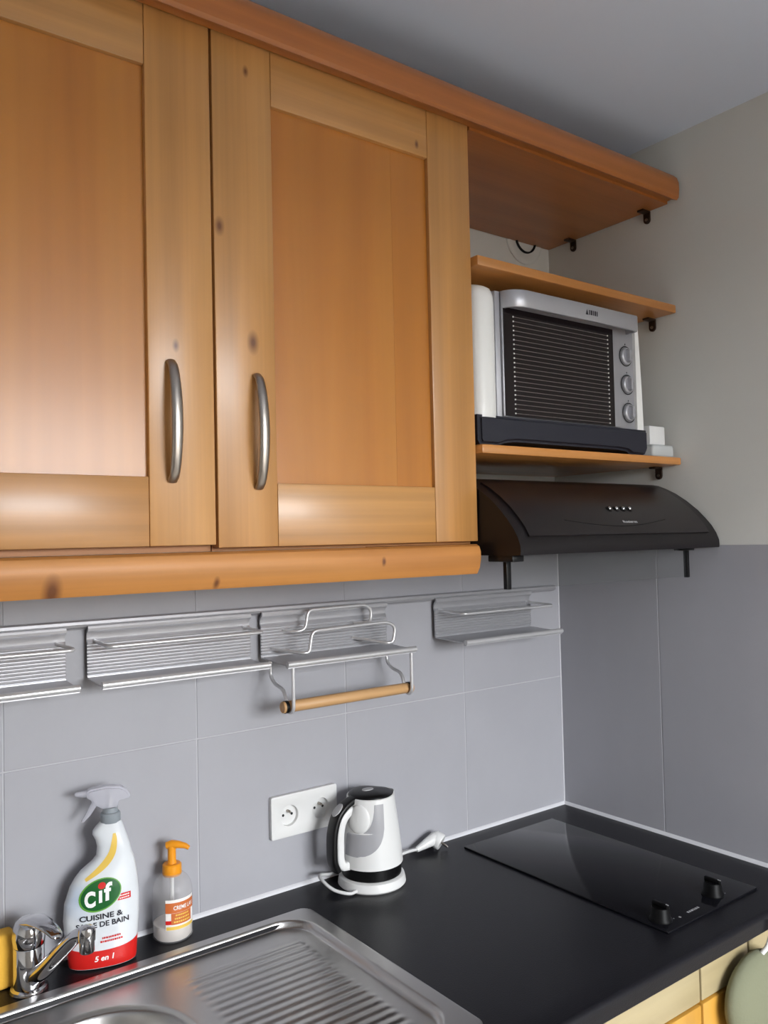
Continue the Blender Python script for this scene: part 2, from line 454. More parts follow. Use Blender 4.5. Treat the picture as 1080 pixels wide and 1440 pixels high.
for j in range(ny):
    for i in range(nx):
        bm.faces.new((U[j][i], U[j+1][i], U[j+1][i+1], U[j][i+1]))
ringu = U[0]+[U[j][nx] for j in range(1, ny+1)]+U[ny][-2::-1]+[U[j][0] for j in range(ny-1, 0, -1)]
low = [bm.verts.new((v.co.x, v.co.y, .9001)) for v in ring]
for i in range(len(ring)):
    j = (i+1) % len(ring); bm.faces.new((ring[i], ring[j], low[j], low[i])); bm.faces.new((low[i], low[j], ringu[j], ringu[i]))
sink = thing('sink', 'stainless steel inset sink with ridged drainer set in the black worktop', 'sink', (SX1, SY0, .9))
finish('sink_top', bm, M_steel, sink, 60)
lathe('drain', [(.0, -.003), (.038, -.003), (.042, .0), (.044, .002), (.04, .003), (.03, .0005), (.0, .0)], (-1.31, -.35, .7445), M_chrome, sink, cap=False)

hob = thing('hob', 'black glass two-zone hob let into the worktop by the corner', 'hob', (-.257, -.317, .9))
HX0, HX1, HY0, HY1 = -.397, -.117, -.570, -.063
box('glass_plate', HX0, HX1, HY0, HY1, .8995, .9045, M_glass, hob, .0016, 2)
for hx in (-.368, -.208):
    k = lathe('knob', [(.0195, 0), (.0195, .003), (.017, .006), (.0155, .02), (.014, .0225), (0, .0225)], (hx, -.535, .9045), M_knob, hob, 32, cap=False)
    box('knob_grip', hx-.0035, hx+.0035, -.5505, -.5195, .926, .934, M_knob, k, .0015)
    box('knob_mark', hx-.0008, hx+.0008, -.5515, -.546, .9335, .9346, M_greypl, k)
    for a in range(3):
        box('scale_mark', hx+.024*math.cos(-.5+a*.5)-.0009, hx+.024*math.cos(-.5+a*.5)+.0009, -.535+.024*math.sin(-.5+a*.5)-.0009, -.535+.024*math.sin(-.5+a*.5)+.0009, .9044, .9047, M_greypl, hob)
print_line('maker_print', 6, .034, .005, lambda a, b: (-.292+a, -.5485+b, .9047), M_greypl, hob)
box('power_dot', -.336, -.332, -.552, -.548, .9044, .9047, M_greypl, hob)

# ------------------------------------------------------------------ lower cabinets (only a corner shows)
def base_unit(x0, x1, label):
    t = thing('base_cabinet', label, 'cabinet', ((x0+x1)/2, -.3, 0))
    bm = bmesh.new(); e = .001
    add_box(bm, x0+e, x0+.018, -.578, -.02, .1, .866); add_box(bm, x1-.018, x1-e, -.578, -.02, .1, .866)
    add_box(bm, x0+.018, x1-.018, -.578, -.02, .1, .118); add_box(bm, x0+e, x1-e, -.52, -.50, .0, .1)
    finish('carcass', bm, M_carc, t, 0)
    box('drawer_front', x0+.0025, x1-.0025, -.598, -.578, .7865, .8635, M_low, t, .002)
    d = box('door', x0+.0025, x1-.0025, -.600, -.578, .115, .7825, M_lowd, t, .003)
    return t
base_unit(-.202, -.001, 'narrow pale wood base cabinet against the side wall')
base_unit(-.352, -.202, 'slim pale wood base cabinet under the knobs of the hob')
base_unit(-.952, -.352, 'wide pale wood base cabinet below the worktop between hob and sink')
base_unit(-1.752, -.952, 'wide pale wood base cabinet under the sink')

# pale green rounded cloth hanging in front of the base cabinets
cl = thing('pot_holder', 'pale green rounded pad hanging from the worktop edge before the base cabinets', 'pot holder', (-.235, -.62, .70))
bm = bmesh.new(); rings = []
for i in range(9):
    a = -PI/2+PI*i/8; ro = .35+.65*math.cos(a)
    rings.append([bm.verts.new((-.226+.090*ro*math.cos(2*PI*k/36), -.6235+.0225*math.sin(a), .766+.075*ro*math.sin(2*PI*k/36))) for k in range(36)])
for i in range(8):
    for k in range(36): bm.faces.new((rings[i][k], rings[i][(k+1) % 36], rings[i+1][(k+1) % 36], rings[i+1][k]))
bm.faces.new(rings[0]); bm.faces.new(rings[-1])
finish('pad', bm, M_cloth, cl, 60)
tube('hanging_loop', catmull([(-.214, -.630, .836), (-.208, -.637, .848), (-.200, -.6385, .862), (-.194, -.6385, .876), (-.193, -.6378, .888)], 5), .0045, M_white, cl, 8)

# ------------------------------------------------------------------ wall cabinets
YD = -.350
def handle(name, x, z0, z1, parent):
    n = 26; pts = []; R = []
    for i in range(n+1):
        t = i/n; s = math.sin(PI*t)
        pts.append((x, YD-.002-.0205*s**.5, z0+(z1-z0)*t)); R.append(.0070+.0012*s)
    bm = bmesh.new(); add_tube(bm, pts, R, 16, True, (.55, 1.0))
    # tube frame starts with x or y as normal: rotate ellipse so that the wide axis is x
    return finish(name, bm, M_nickel, parent, 60)
def cabinet(x0, x1, dz, hx, planks, label, st=.096, hz=(1.651, 1.816)):
    t = thing('wall_cabinet', label, 'cabinet', ((x0+x1)/2, -.17, 1.56))
    bm = bmesh.new(); e = .0008
    add_box(bm, x0+e, x0+.018, -.328, -.003, 1.561, 2.322); add_box(bm, x1-.018, x1-e, -.328, -.003, 1.561, 2.322)
    add_box(bm, x0+.018, x1-.018, -.328, -.003, 1.561, 1.579); add_box(bm, x0+.018, x1-.018, -.328, -.003, 2.304, 2.322)
    add_box(bm, x0+.018, x1-.018, -.008, -.003, 1.579, 2.304)
    finish('carcass', bm, M_carc, t, 0)
    a, b = x0+.0015, x1-.002
    z0, z1 = 1.5655+dz, 2.3215
    p = [a+st-.008]+[q for q in planks]+[b-st+.008]
    d = None
    for i in range(len(p)-1):
        q = box('door' if d is None else 'plank', p[i], p[i+1]-(.0003 if i < len(p)-2 else 0), YD+.008, YD+.016, z0+st-.01, z1-st+.005, M_panel, t if d is None else d)
        if d is None: d = q
    box('stile', a, a+st, YD, YD+.021, z0, z1, M_stile, d, .0016)
    box('stile', b-st, b, YD, YD+.021, z0, z1, M_stile, d, .0016)
    box('rail', a+st+.0004, b-st-.0004, YD+.0004, YD+.021, z0, z0+.0935, M_rail, d, .0012)
    box('rail', a+st+.0004, b-st-.0004, YD+.0004, YD+.021, z1-.095, z1, M_rail, d, .0012)
    handle('handle', hx, hz[0]+.0, hz[1], d)
    return t
cabinet(-1.100, -.599, 0, -1.0345, [-.772], 'wooden wall cabinet next to the open niche holding the mini oven')
cabinet(-1.602, -1.100, .0045, -1.1665, [], 'wooden wall cabinet above the tap, its handle beside the gap between the doors', hz=(1.658, 1.822))

tag(prism('pelmet', [(-.33, 1.5605), (-.362, 1.5605), (-.369, 1.557), (-.3725, 1.548), (-.3725, 1.536), (-.369, 1.520), (-.362, 1.509), (-.345, 1.508), (-.33, 1.509)],
          -1.602, -.6165, M_pelm), 'curved honey wood pelmet board along the bottom of the wall cabinets', 'pelmet')
bm = bmesh.new()
cp = [(-.335, 2.3225), (-.352, 2.3225), (-.352, 2.309), (-.363, 2.309), (-.377, 2.303), (-.382, 2.308), (-.3835, 2.325), (-.383, 2.340), (-.379, 2.352), (-.370, 2.361), (-.335, 2.363)]
add_prism(bm, cp, -1.602, -.004)
tag(finish('cornice', bm, M_corn), 'rounded orange-brown wood cornice along the top of the wall cabinets', 'cornice')

# ------------------------------------------------------------------ open niche: shelves and brackets
tag(box('niche_top_board', -.598, -.001, -.351, -.002, 2.304, 2.322, M_corn), 'wooden board roofing the open niche, seen from below', 'board')
tag(box('shelf', -.598, -.001, -.364, -.001, 2.056, 2.0745, M_shelf, bev=.003), 'thin wooden shelf above the white mini oven', 'shelf')
tag(box('shelf', -.598, -.001, -.364, -.001, 1.7205, 1.737, M_shelf, bev=.003), 'thin wooden shelf carrying the white mini oven', 'shelf')
def bracket(y, ztop, label):
    t = thing('shelf_bracket', label, 'bracket', (0, y, ztop), 'dark shelf brackets on the side wall')
    bm = bmesh.new(); P = [(y-.008, ztop-.001)]
    P = [(y+.008, ztop-.0012), (y-.008, ztop-.0012), (y-.008, ztop-.018)]
    for k in range(7):
        a = PI+PI*k/6; P.append((y+.008*math.cos(a), ztop-.020+.008*math.sin(a)))
    P.append((y+.008, ztop-.018))
    add_prism(bm, P, -.0045, .0, 'x')
    finish('wall_tab', bm, M_bracket, t)
    box('shelf_tab', -.028, -.001, y-.008, y+.008, ztop-.0045, ztop, M_bracket, t, .001)
    lathe('screw', [(0, .0), (.0035, 0), (.0035, .0015), (.002, .0022), (0, .0022)], (-.0045, y, ztop-.019), M_nickel, t, 12, rot=Matrix.Rotation(-PI/2, 3, 'Y'), cap=False)
bracket(-.298, 2.304, 'small dark metal bracket under the niche roof board near its front edge')
bracket(-.083, 2.304, 'small dark metal bracket under the niche roof board near the back wall')
bracket(-.303, 2.056, 'small dark metal bracket under the shelf above the mini oven')
bracket(-.307, 1.7205, 'small dark metal bracket under the shelf carrying the mini oven')
vc = thing('vent_collar', 'white round duct collar with dark ring on the wall behind the niche roof', 'vent', (-.09, 0, 2.31))
lathe('collar', [(.062, 0), (.062, .003), (.058, .006), (.050, .006), (.046, .004), (.030, .0042), (0, .0044)], (-.088, .003, 2.314), M_plaster, vc, 48, 'y')
lathe('seal_ring', [(.036, .006), (.036, .010), (.034, .0115), (.032, .010), (.032, .006)], (-.088, .003, 2.314), M_dark, vc, 48, 'y', cap=False)

# small boxes beside the oven
tag(box('small_carton', -.075, -.020, -.338, -.292, 1.7645, 1.806, M_white, bev=.002), 'small white box beside the mini oven on a clear tray', 'box')
tag(box('clear_tub', -.085, -.008, -.352, -.285, 1.737, 1.7645, M_frost, bev=.006, seg=3), 'low translucent plastic tub under the small white box', 'tub')

# ------------------------------------------------------------------ mini oven
ov = thing('mini_oven', 'white and silver mini oven with dark glass door on the niche shelf', 'oven', (-.35, -.2, 1.737))
OY = -.340
box('body', -.560, -.130, OY+.006, -.03, 1.79, 2.028, M_ovens, ov, .006)
def side_panel(x0, x1, flip):
    pts = []
    w_ = x1-x0
    n = 10
    for k in range(n+1):
        a = PI*k/n
        pts.append(((x0+x1)/2-w_/2*math.cos(a), OY+.018-.030*math.sin(a)**.7))
    pts += [(x1, -.022), (x0, -.022)]
    bm = bmesh.new()
    prof = [(1.0, 1.788), (1.0, 2.0), (.98, 2.015), (.92, 2.026), (.80, 2.032)]
    rings = []
    cx = (x0+x1)/2; cy = -.18
    for s_, z in prof:
        rings.append([bm.verts.new((cx+(p[0]-cx)*s_, cy+(p[1]-cy)*(.5+.5*s_), z)) for p in pts])
    for i in range(len(prof)-1):
        for k in range(len(pts)):
            bm.faces.new((rings[i][k], rings[i][(k+1) % len(pts)], rings[i+1][(k+1) % len(pts)], rings[i+1][k]))
    bm.faces.new(rings[0]); bm.faces.new(rings[-1])
    return finish('side_panel', bm, M_ovenw, ov, 45)
side_panel(-.594, -.535, 0)
bm = bmesh.new(); rings = []
for (z, xo) in ((1.788, -.1035), (1.87, -.106), (1.96, -.1105), (2.005, -.1135), (2.02, -.1165), (2.027, -.121)):
    rings.append([bm.verts.new(p + (z,)) for p in ((-.128, OY-.006), (xo-.006, OY-.008), (xo-.001, OY-.003), (xo, OY+.006), (xo, -.022), (-.128, -.022))])
for i in range(len(rings)-1):
    for k in range(6): bm.faces.new((rings[i][k], rings[i][(k+1) % 6], rings[i+1][(k+1) % 6], rings[i+1][k]))
bm.faces.new(rings[0]); bm.faces.new(rings[-1])
finish('side_panel', bm, M_ovenw, ov, 45)
box('front_frame', -.535, -.128, OY, OY+.012, 1.790, 2.026, M_ovens, ov, .001)
dr = box('oven_door', -.523, -.183, OY-.006, OY-.001, 1.794, 1.998, M_ovens, ov, .0015)
box('door_glass', -.5205, -.204, OY-.0075, OY-.0055, 1.7945, 1.996, M_oveng, dr)
for i in range(22):
    zz = 1.800+i*.0086
    w = tube('wire', [(-.496, OY-.0078, zz), (-.222, OY-.0078, zz)], .00062, M_ovenw2, dr, 6)
bm = bmesh.new()
for i in range(22):
    zz = 1.800+i*.0086
    for xx in (-.496, -.222):
        add_box(bm, xx-.0013, xx+.0013, OY-.0088, OY-.0075, zz-.0013, zz+.0013)
finish('wire_stud', bm, M_ovenw, dr, 0)['kind'] = 'stuff'
# handle bar, bowed forward at the corner
bm = bmesh.new(); sec = []
for k in range(11):
    a = PI/2*k/10
    sec.append(((-.481-.042*math.cos(a), OY-.003-.033*math.sin(a)), (-.481-.036*math.cos(a), OY-.001-.028*math.sin(a))))
sec.append(((-.300, OY-.0365), (-.300, OY-.0295)))
for k in range(7):
    a = PI/2*(1-k/6)
    sec.append(((-.158+.012*math.cos(a), OY-.003-.032*math.sin(a)), (-.158+.006*math.cos(a), OY-.001-.027*math.sin(a))))
Q = []
for (o_, i_) in sec:
    Q.append([bm.verts.new((o_[0], o_[1]+.0015, 1.9935)), bm.verts.new((o_[0], o_[1], 1.9955)), bm.verts.new((o_[0], o_[1], 2.0235)), bm.verts.new((o_[0], o_[1]+.0015, 2.0255)), bm.verts.new((i_[0], i_[1], 2.0255)), bm.verts.new((i_[0], i_[1], 1.9935))])
for a, b in zip(Q, Q[1:]):
    for k in range(6): bm.faces.new((a[k], a[(k+1) % 6], b[(k+1) % 6], b[k]))
bm.faces.new(Q[0]); bm.faces.new(Q[-1])
hb = finish('door_handle', bm, M_ovens, dr, 40)
print_line('maker_print', 5, .026, .0095, lambda a, b: (-.300+a, OY-.0368, 2.0092+b), M_print, hb)
prism('maker_emblem', [(-.323, 2.004), (-.315, 2.004), (-.319, 2.0145)], OY-.0368, OY-.0355, M_print, hb, 'y')
for (kx, kz) in ((-.1545, 1.947), (-.1515, 1.887), (-.1490, 1.8275)):
    k = lathe('knob', [(.018, 0), (.018, .004), (.016, .0065), (.0145, .007), (.0125, .0045), (.006, .004), (0, .004)], (kx, OY, kz), M_ovens, ov, 32, 'y', cap=False)
    box('pointer', kx-.0032, kx+.0032, OY-.0145, OY-.003, kz-.0125, kz+.0125, M_ovens, k, .002)
    lathe('knob_ring', [(.0205, 0), (.0215, .0012), (.0205, .002), (.0195, .0012)], (kx, OY, kz), M_dark, k, 32, 'y', cap=False)
    box('dial_mark', kx-.001, kx+.001, OY-.0006, OY+.0005, kz+.024, kz+.027, M_print, k)
# base with arched feet
bp = [(-.594, 1.792), (-.594, 1.746), (-.588, 1.7375), (-.545, 1.7375), (-.528, 1.743), (-.50, 1.7465), (-.20, 1.7465), (-.172, 1.744), (-.160, 1.7385), (-.152, 1.7375), (-.118, 1.7375), (-.108, 1.742), (-.103, 1.752), (-.103, 1.792)]
bm = bmesh.new(); add_prism(bm, bp, OY-.014, -.02, 'y'); bmesh.ops.recalc_face_normals(bm, faces=bm.faces)
bmesh.ops.bevel(bm, geom=[e for e in bm.edges if all(abs(v.co.y-(OY-.014)) < 1e-5 for v in e.verts)], offset=.006, segments=3, affect='EDGES', clamp_overlap=True)
finish('base', bm, M_ovenb, ov, 30)

# ------------------------------------------------------------------ cooker hood
hd = thing('cooker_hood', 'black curved-front cooker hood hanging under the niche shelves', 'cooker hood', (-.3, -.2, 1.54))
hprof = [(-.002, 1.545), (-.425, 1.5395), (-.4485, 1.5405), (-.4495, 1.546), (-.449, 1.556), (-.443, 1.571), (-.433, 1.587), (-.419, 1.603), (-.401, 1.621), (-.376, 1.641), (-.350, 1.658), (-.328, 1.669), (-.307, 1.678), (-.290, 1.6815), (-.002, 1.6815)]
prism('hood_body', hprof, -.598, -.004, M_hood, hd)
arc = hprof[5:12]
def off(p, q, d):
    t = Vector((q[0]-p[0], q[1]-p[1])).normalized(); return (-t.y*d, t.x*d)
outp, inp = [], []
for i, p in enumerate(arc):
    a = arc[max(0, i-1)]; b = arc[min(len(arc)-1, i+1)]
    n = Vector((a[1]-b[1], b[0]-a[0])).normalized()
    if n.x > 0: n = -n
    outp.append((p[0]+n.x*.0035, p[1]+n.y*.0035)); inp.append((p[0]-n.x*.001, p[1]-n.y*.001))
fp = prism('front_panel', outp+inp[::-1], -.572, -.035, M_hoodp, hd)
def hood_pt(z, lift=.0036):
    for i in range(len(outp)-1):
        if outp[i][1] <= z <= outp[i+1][1]:
            t = (z-outp[i][1])/(outp[i+1][1]-outp[i][1]); return outp[i][0]+(outp[i+1][0]-outp[i][0])*t
    return outp[-1][0]
slope = Matrix.Rotation(math.radians(48), 3, 'X')
for i in range(4):
    x = -.309+i*.0205; z = 1.6205
    b = lathe('button_well', [(.0075, 0), (.0075, .0012), (.006, .0016), (.006, 0)], (x, hood_pt(z)+.0005, z), M_blackpl, fp, 16, rot=slope, cap=False)
    lathe('push_button', [(.0042, 0), (.0042, .004), (.003, .0052), (0, .0054)], (x, hood_pt(z)+.0005, z), M_chrome, fp, 16, rot=slope, cap=False)
lettering('maker_print', 'Rosieres', .009, lambda a, b: (-.277+a, hood_pt(1.596+b*.72)-.0006, 1.596+b*.72), M_greypl, fp, .0003, width=.043)
gp = []
for i in range(17):
    t = i/16; x = -.46+.30*t; z = 1.600-.012*math.sin(PI*t)
    gp.append((x, hood_pt(z), z))
tube('grip_line', gp, .0013, M_blackpl, fp, 6)
# side hinges, struts and the smoked visor
box('hinge_block', -.598, -.570, -.43, -.37, 1.529, 1.5405, M_blackpl, hd, .002)
box('hinge_block', -.072, -.034, -.41, -.385, 1.5345, 1.5405, M_blackpl, hd, .0015)
box('strut', -.5865, -.5755, -.404, -.395, 1.481, 1.535, M_blackpl, hd, .001)
box('strut', -.0535, -.0445, -.404, -.395, 1.478, 1.537, M_blackpl, hd, .001)
box('visor', -.578, -.050, -.4005, -.3975, 1.480, 1.5405, M_visor, hd)

# ------------------------------------------------------------------ rail and hanging racks
tag(prism('utensil_rail', [(0, 1.4325), (-.0045, 1.4325), (-.0055, 1.4345), (-.008, 1.4355), (-.0135, 1.4375), (-.0155, 1.442), (-.0145, 1.4465), (-.011, 1.4485), (0, 1.4485)],
          -2.4, -.026, M_alu), 'long aluminium utensil rail fixed to the grey tiles', 'rail')
def rack_plate(t, x0, x1, depth):
    fr = [(-.0158, 1.4395), (-.0195, 1.4385), (-.0205, 1.435), (-.0195, 1.431), (-.0145, 1.428), (-.0115, 1.422), (-.0110, 1.4165), (-.0140, 1.4125)]
    z = 1.4115
    for i in range(10):
        fr += [(-.0152, z), (-.0160, z-.0018), (-.0152, z-.0036), (-.0124, z-.0040), (-.0124, z-.0052)]; z -= .0056
    fr += [(-.0150, z), (-.0155, 1.3535), (-depth+.004, 1.3490)]
    back = [(-depth+.004, 1.3470), (-.0135, 1.3515), (-.0115, 1.354), (-.0110, 1.4125), (-.0082, 1.4155), (-.0085, 1.423), (-.0120, 1.4300), (-.0155, 1.434), (-.0152, 1.4385)]
    p = prism('back_plate', fr+back, x0, x1, M_alu, t, smooth=25)
    lip = [(-depth+.0056*math.cos(2*PI*k/14), 1.3500+.0056*math.sin(2*PI*k/14)) for k in range(14)]
    prism('front_lip', lip, x0, x1, M_wire, t)
    prism('lip_flange', [(-depth-.0015, 1.3462), (-depth+.0045, 1.3465), (-depth+.0045, 1.3430), (-depth-.0015, 1.3428)], x0+.0005, x1-.0005, M_alu, t)
    return p
def rod_guard(t, x0, x1, yo, z):
    pts = fillet([(x0+.012, -.0135, z+.006), (x0+.018, yo, z), (x1-.0, yo, z), (x1-.014, -.0135, z+.006)], .010, 5)
    tube('rod_guard', pts, .0033, M_wire, t, 10)
def shelf_rack(x0, x1, label, depth=.088, yo=-.068):
    t = thing('hanging_rack', label, 'rack', ((x0+x1)/2, 0, 1.345), 'aluminium racks on the utensil rail')
    rack_plate(t, x0, x1, depth); rod_guard(t, x0, x1, yo, 1.4075)
    return t
shelf_rack(-1.516, -1.2145, 'ribbed aluminium hanging shelf rack above the tap')
shelf_rack(-1.1795, -.8775, 'ribbed aluminium hanging shelf rack with rod guard above the spray bottle')
shelf_rack(-.4215, -.119, 'aluminium hanging shelf rack under the cooker hood, closest to the corner', .112, -.088)
t = thing('roll_holder', 'aluminium roll holder rack with wooden dowel and two wire hoops on the rail', 'roll holder', (-.7, 0, 1.26), 'aluminium racks on the utensil rail')
X0, X1, DP = -.8545, -.557, .112
rack_plate(t, X0, X1, DP)
# wire hoops: rear one near the plate, front one further out
tube('wire_hoop', fillet([(-.806, -.0145, 1.400), (-.793, -.036, 1.398), (-.772, -.040, 1.401), (-.765, -.040, 1.438), (-.630, -.040, 1.440), (-.614, -.040, 1.430), (-.616, -.040, 1.404), (-.640, -.0145, 1.402)], .011, 6), .0034, M_wire, t, 10)
tube('wire_hoop', fillet([(-.832, -.0145, 1.368), (-.800, -.078, 1.362), (-.788, -.080, 1.363), (-.781, -.080, 1.402), (-.604, -.080, 1.406), (-.583, -.080, 1.395), (-.590, -.080, 1.364), (-.604, -.078, 1.363), (-.645, -.0145, 1.373)], .012, 6), .0034, M_wire, t, 10)
for xs, sgn in ((-.842, 1), (-.5675, 1)):
    tube('hanger', fillet([(xs, -DP+.002, 1.346), (xs, -DP+.002, 1.268), (xs, -DP+.012, 1.259), (xs, -.090, 1.262)], .009, 5), .0034, M_wire, t, 10)
    tube('hanger', fillet([(xs-.002, -.030, 1.352), (xs-.002, -.030, 1.318), (xs-.002, -.046, 1.306), (xs-.002, -.078, 1.300), (xs-.002, -.088, 1.278), (xs, -.090, 1.262)], .010, 5), .0034, M_wire, t, 10)
bm = bmesh.new(); add_lathe(bm, [(0, 0), (.0095, 0), (.0105, .0012), (.0105, .3), (.0095, .3012), (0, .3012)], (-.8555, -.092, 1.2705), 24, rot=Matrix.Rotation(PI/2, 3, 'Y'), cap=False)
dw = finish('dowel', bm, M_dowel, t, 40)
for x in (-.848, -.5625):
    lathe('dowel_collar', [(.0108, -.003), (.0116, -.003), (.0116, .003), (.0108, .003)], (x, -.092, 1.2705), M_blackpl, dw, 20, rot=Matrix.Rotation(PI/2, 3, 'Y'), cap=False)

# ------------------------------------------------------------------ double socket
so = thing('double_socket', 'white double wall socket plate on the grey tiles beside the kettle', 'socket', (-.762, 0, 1.004))
def holed_plate(x0, x1, z0, z1, holes, y, th):
    cu = bpy.data.curves.new('pl', 'CURVE'); cu.dimensions = '2D'; cu.fill_mode = 'BOTH'; cu.extrude = th/2; cu.bevel_depth = .0008; cu.bevel_resolution = 1
    def sp(pts):
        s = cu.splines.new('POLY'); s.points.add(len(pts)-1); s.use_cyclic_u = True
        for i, p in enumerate(pts): s.points[i].co = (p[0], p[1], 0, 1)
    r = .003; q = []
    for (cx, cz, a0) in ((x1-r, z1-r, 0), (x0+r, z1-r, PI/2), (x0+r, z0+r, PI), (x1-r, z0+r, 1.5*PI)):
        for k in range(4): q.append((cx+r*math.cos(a0+k*PI/6), cz+r*math.sin(a0+k*PI/6)))
    sp(q)
    for (hx, hz, hr) in holes: sp([(hx+hr*math.cos(-2*PI*k/40), hz+hr*math.sin(-2*PI*k/40)) for k in range(40)])
    o = bpy.data.objects.new('pl', cu); COL.objects.link(o)
    dg = bpy.context.evaluated_depsgraph_get(); me = bpy.data.meshes.new_from_object(o.evaluated_get(dg))
    bpy.data.objects.remove(o); bpy.data.curves.remove(cu)
    bm = bmesh.new(); bm.from_mesh(me); bpy.data.meshes.remove(me)
    bmesh.ops.remove_doubles(bm, verts=bm.verts, dist=1e-6)
    for v in bm.verts: v.co = Vector((v.co.x, y-v.co.z, v.co.y))
    return bm
SH = [(-.7975, 1.0435), (-.7265, 1.0435)]
bm = holed_plate(-.836, -.6885, 1.004, 1.083, [(x, z, .0205) for x, z in SH], -.0052, .0085)
finish('plate', bm, M_white, so, 35)
for (x, z) in SH:
    cup = lathe('socket_cup', [(.0212, .0095), (.0205, .0098), (.0200, .009), (.0195, .0022), (.0, .0022)], (x, 0, z), M_white, so, 40, 'y', cap=False)
    for dx in (-.0095, .0095):
        lathe('pin_hole', [(0, 0), (.0026, 0), (.0026, .0005), (0, .0005)], (x+dx, -.0021, z), M_dark, cup, 16, 'y', cap=False)
    lathe('earth_pin', [(0, 0), (.0026, 0), (.0026, .010), (.0018, .012), (0, .0122)], (x, -.0022, z+.0075), M_nickel, cup, 16, 'y', cap=False)

# ------------------------------------------------------------------ kettle
KX, KY, KZ = -.651, -.0745, .9
ke = thing('kettle', 'white and black electric kettle on its white base beside the socket', 'kettle', (KX, KY, KZ))
lathe('power_base', [(0, 0), (.064, 0), (.067, .003), (.0665, .008), (.064, .017), (.060, .0195), (0, .0195)], (KX, KY, KZ), M_white, ke, 56, cap=False)
lathe('heater_band', [(.056, .0190), (.0585, .021), (.0595, .043), (.055, .044)], (KX, KY, KZ), M_blackpl, ke, 56)
def lerp_tab(tab, z):
    if z <= tab[0][0]: return tab[0][1]
    for (a, b), (c, d) in zip(tab, tab[1:]):
        if z <= c: return b+(d-b)*(z-a)/(c-a)
    return tab[-1][1]
def k_r(th, z):
    """kettle radius: tapered jug with a spout lip at th=0"""
    r = lerp_tab([(.043, .0618), (.062, .0603), (.082, .0583), (.105, .0558), (.128, .0530), (.150, .0497), (.175, .0458)], z)
    d = (th+PI) % (2*PI)-PI
    return r+max(0, (z-.13)/.045)**1.6*.010*math.exp(-(d/.4)**2)
def k_pt(th, z, dr=0):
    r = k_r(th, z)+dr; return Vector((KX+r*math.cos(th), KY+r*math.sin(th), KZ+z))
bm = bmesh.new(); rings = []; seg = 72
zs = [.0425+(.1705-.0425)*i/16 for i in range(17)]
def top_drop(th):   # the rim is a little higher at the spout
    return .0
for z in zs: rings.append([bm.verts.new(k_pt(2*PI*k/seg, z)) for k in range(seg)])
rings.insert(0, [bm.verts.new(k_pt(2*PI*k/seg, .0425, -.004)) for k in range(seg)])
rings.append([bm.verts.new(k_pt(2*PI*k/seg, .1715, -.002)) for k in range(seg)])
rings.append([bm.verts.new(k_pt(2*PI*k/seg, .1630, -.004)) for k in range(seg)])
for i in range(len(rings)-1):
    for k in range(seg): bm.faces.new((rings[i][k], rings[i][(k+1) % seg], rings[i+1][(k+1) % seg], rings[i+1][k]))
bm.faces.new(rings[0]); bm.faces.new(rings[-1])
kb = finish('jug', bm, M_white, ke, 50)
def k_window(name, sgn, m):
    bm = bmesh.new(); rows = []
    n = 30; c = 24
    for i in range(n+1):
        z = .067+(.163-.067)*i/n
        hi = lerp_tab([(.067, 207), (.0695, 221), (.073, 231), (.078, 240), (.085, 248), (.093, 254), (.104, 259), (.118, 262.5), (.14, 264), (.17, 266)], z)
        lo_ = lerp_tab([(.1085, 178), (.109, 206), (.1105, 216), (.114, 223), (.119, 229), (.127, 235), (.138, 239.5), (.15, 242.5), (.17, 244)], z)
        rows.append([bm.verts.new(k_pt(sgn*math.radians(lo_+(hi-lo_)*k/c), z, .0005)) for k in range(c+1)])
    for i in range(n):
        for k in range(c): bm.faces.new((rows[i][k], rows[i][k+1], rows[i+1][k+1], rows[i+1][k]))
    return finish(name, bm, m, kb, 60)
k_window('water_window', 1, M_window)
# lid
bm = bmesh.new(); rings = []
for (s_, z) in ((1.0, .1650), (1.0, .1715), (.96, .1750), (.80, .1782), (.5, .1802), (0.02, .1806)):
    ring = []
    for k in range(48):
        th = 2*PI*k/48; r = (k_r(th, .170)-.0030)*s_
        ring.append(bm.verts.new((KX+r*math.cos(th), KY+r*math.sin(th), KZ+z-.004*s_*max(0, math.cos(th)))))
    rings.append(ring)
for i in range(len(rings)-1):
    for k in range(48): bm.faces.new((rings[i][k], rings[i][(k+1) % 48], rings[i+1][(k+1) % 48], rings[i+1][k]))
bm.faces.new(rings[0]); bm.faces.new(rings[-1])
lid = finish('lid', bm, M_blackpl, ke, 50)
bm = bmesh.new(); add_lathe(bm, [(0, 0), (.011, 0), (.0105, .002), (0, .0026)], (0, 0, 0), 24, cap=False)
for v in bm.verts: v.co = Vector((KX-.006+v.co.x*1.15, KY+v.co.y*.8, KZ+.1796+v.co.z))
finish('lid_button', bm, M_greypl, lid, 40)
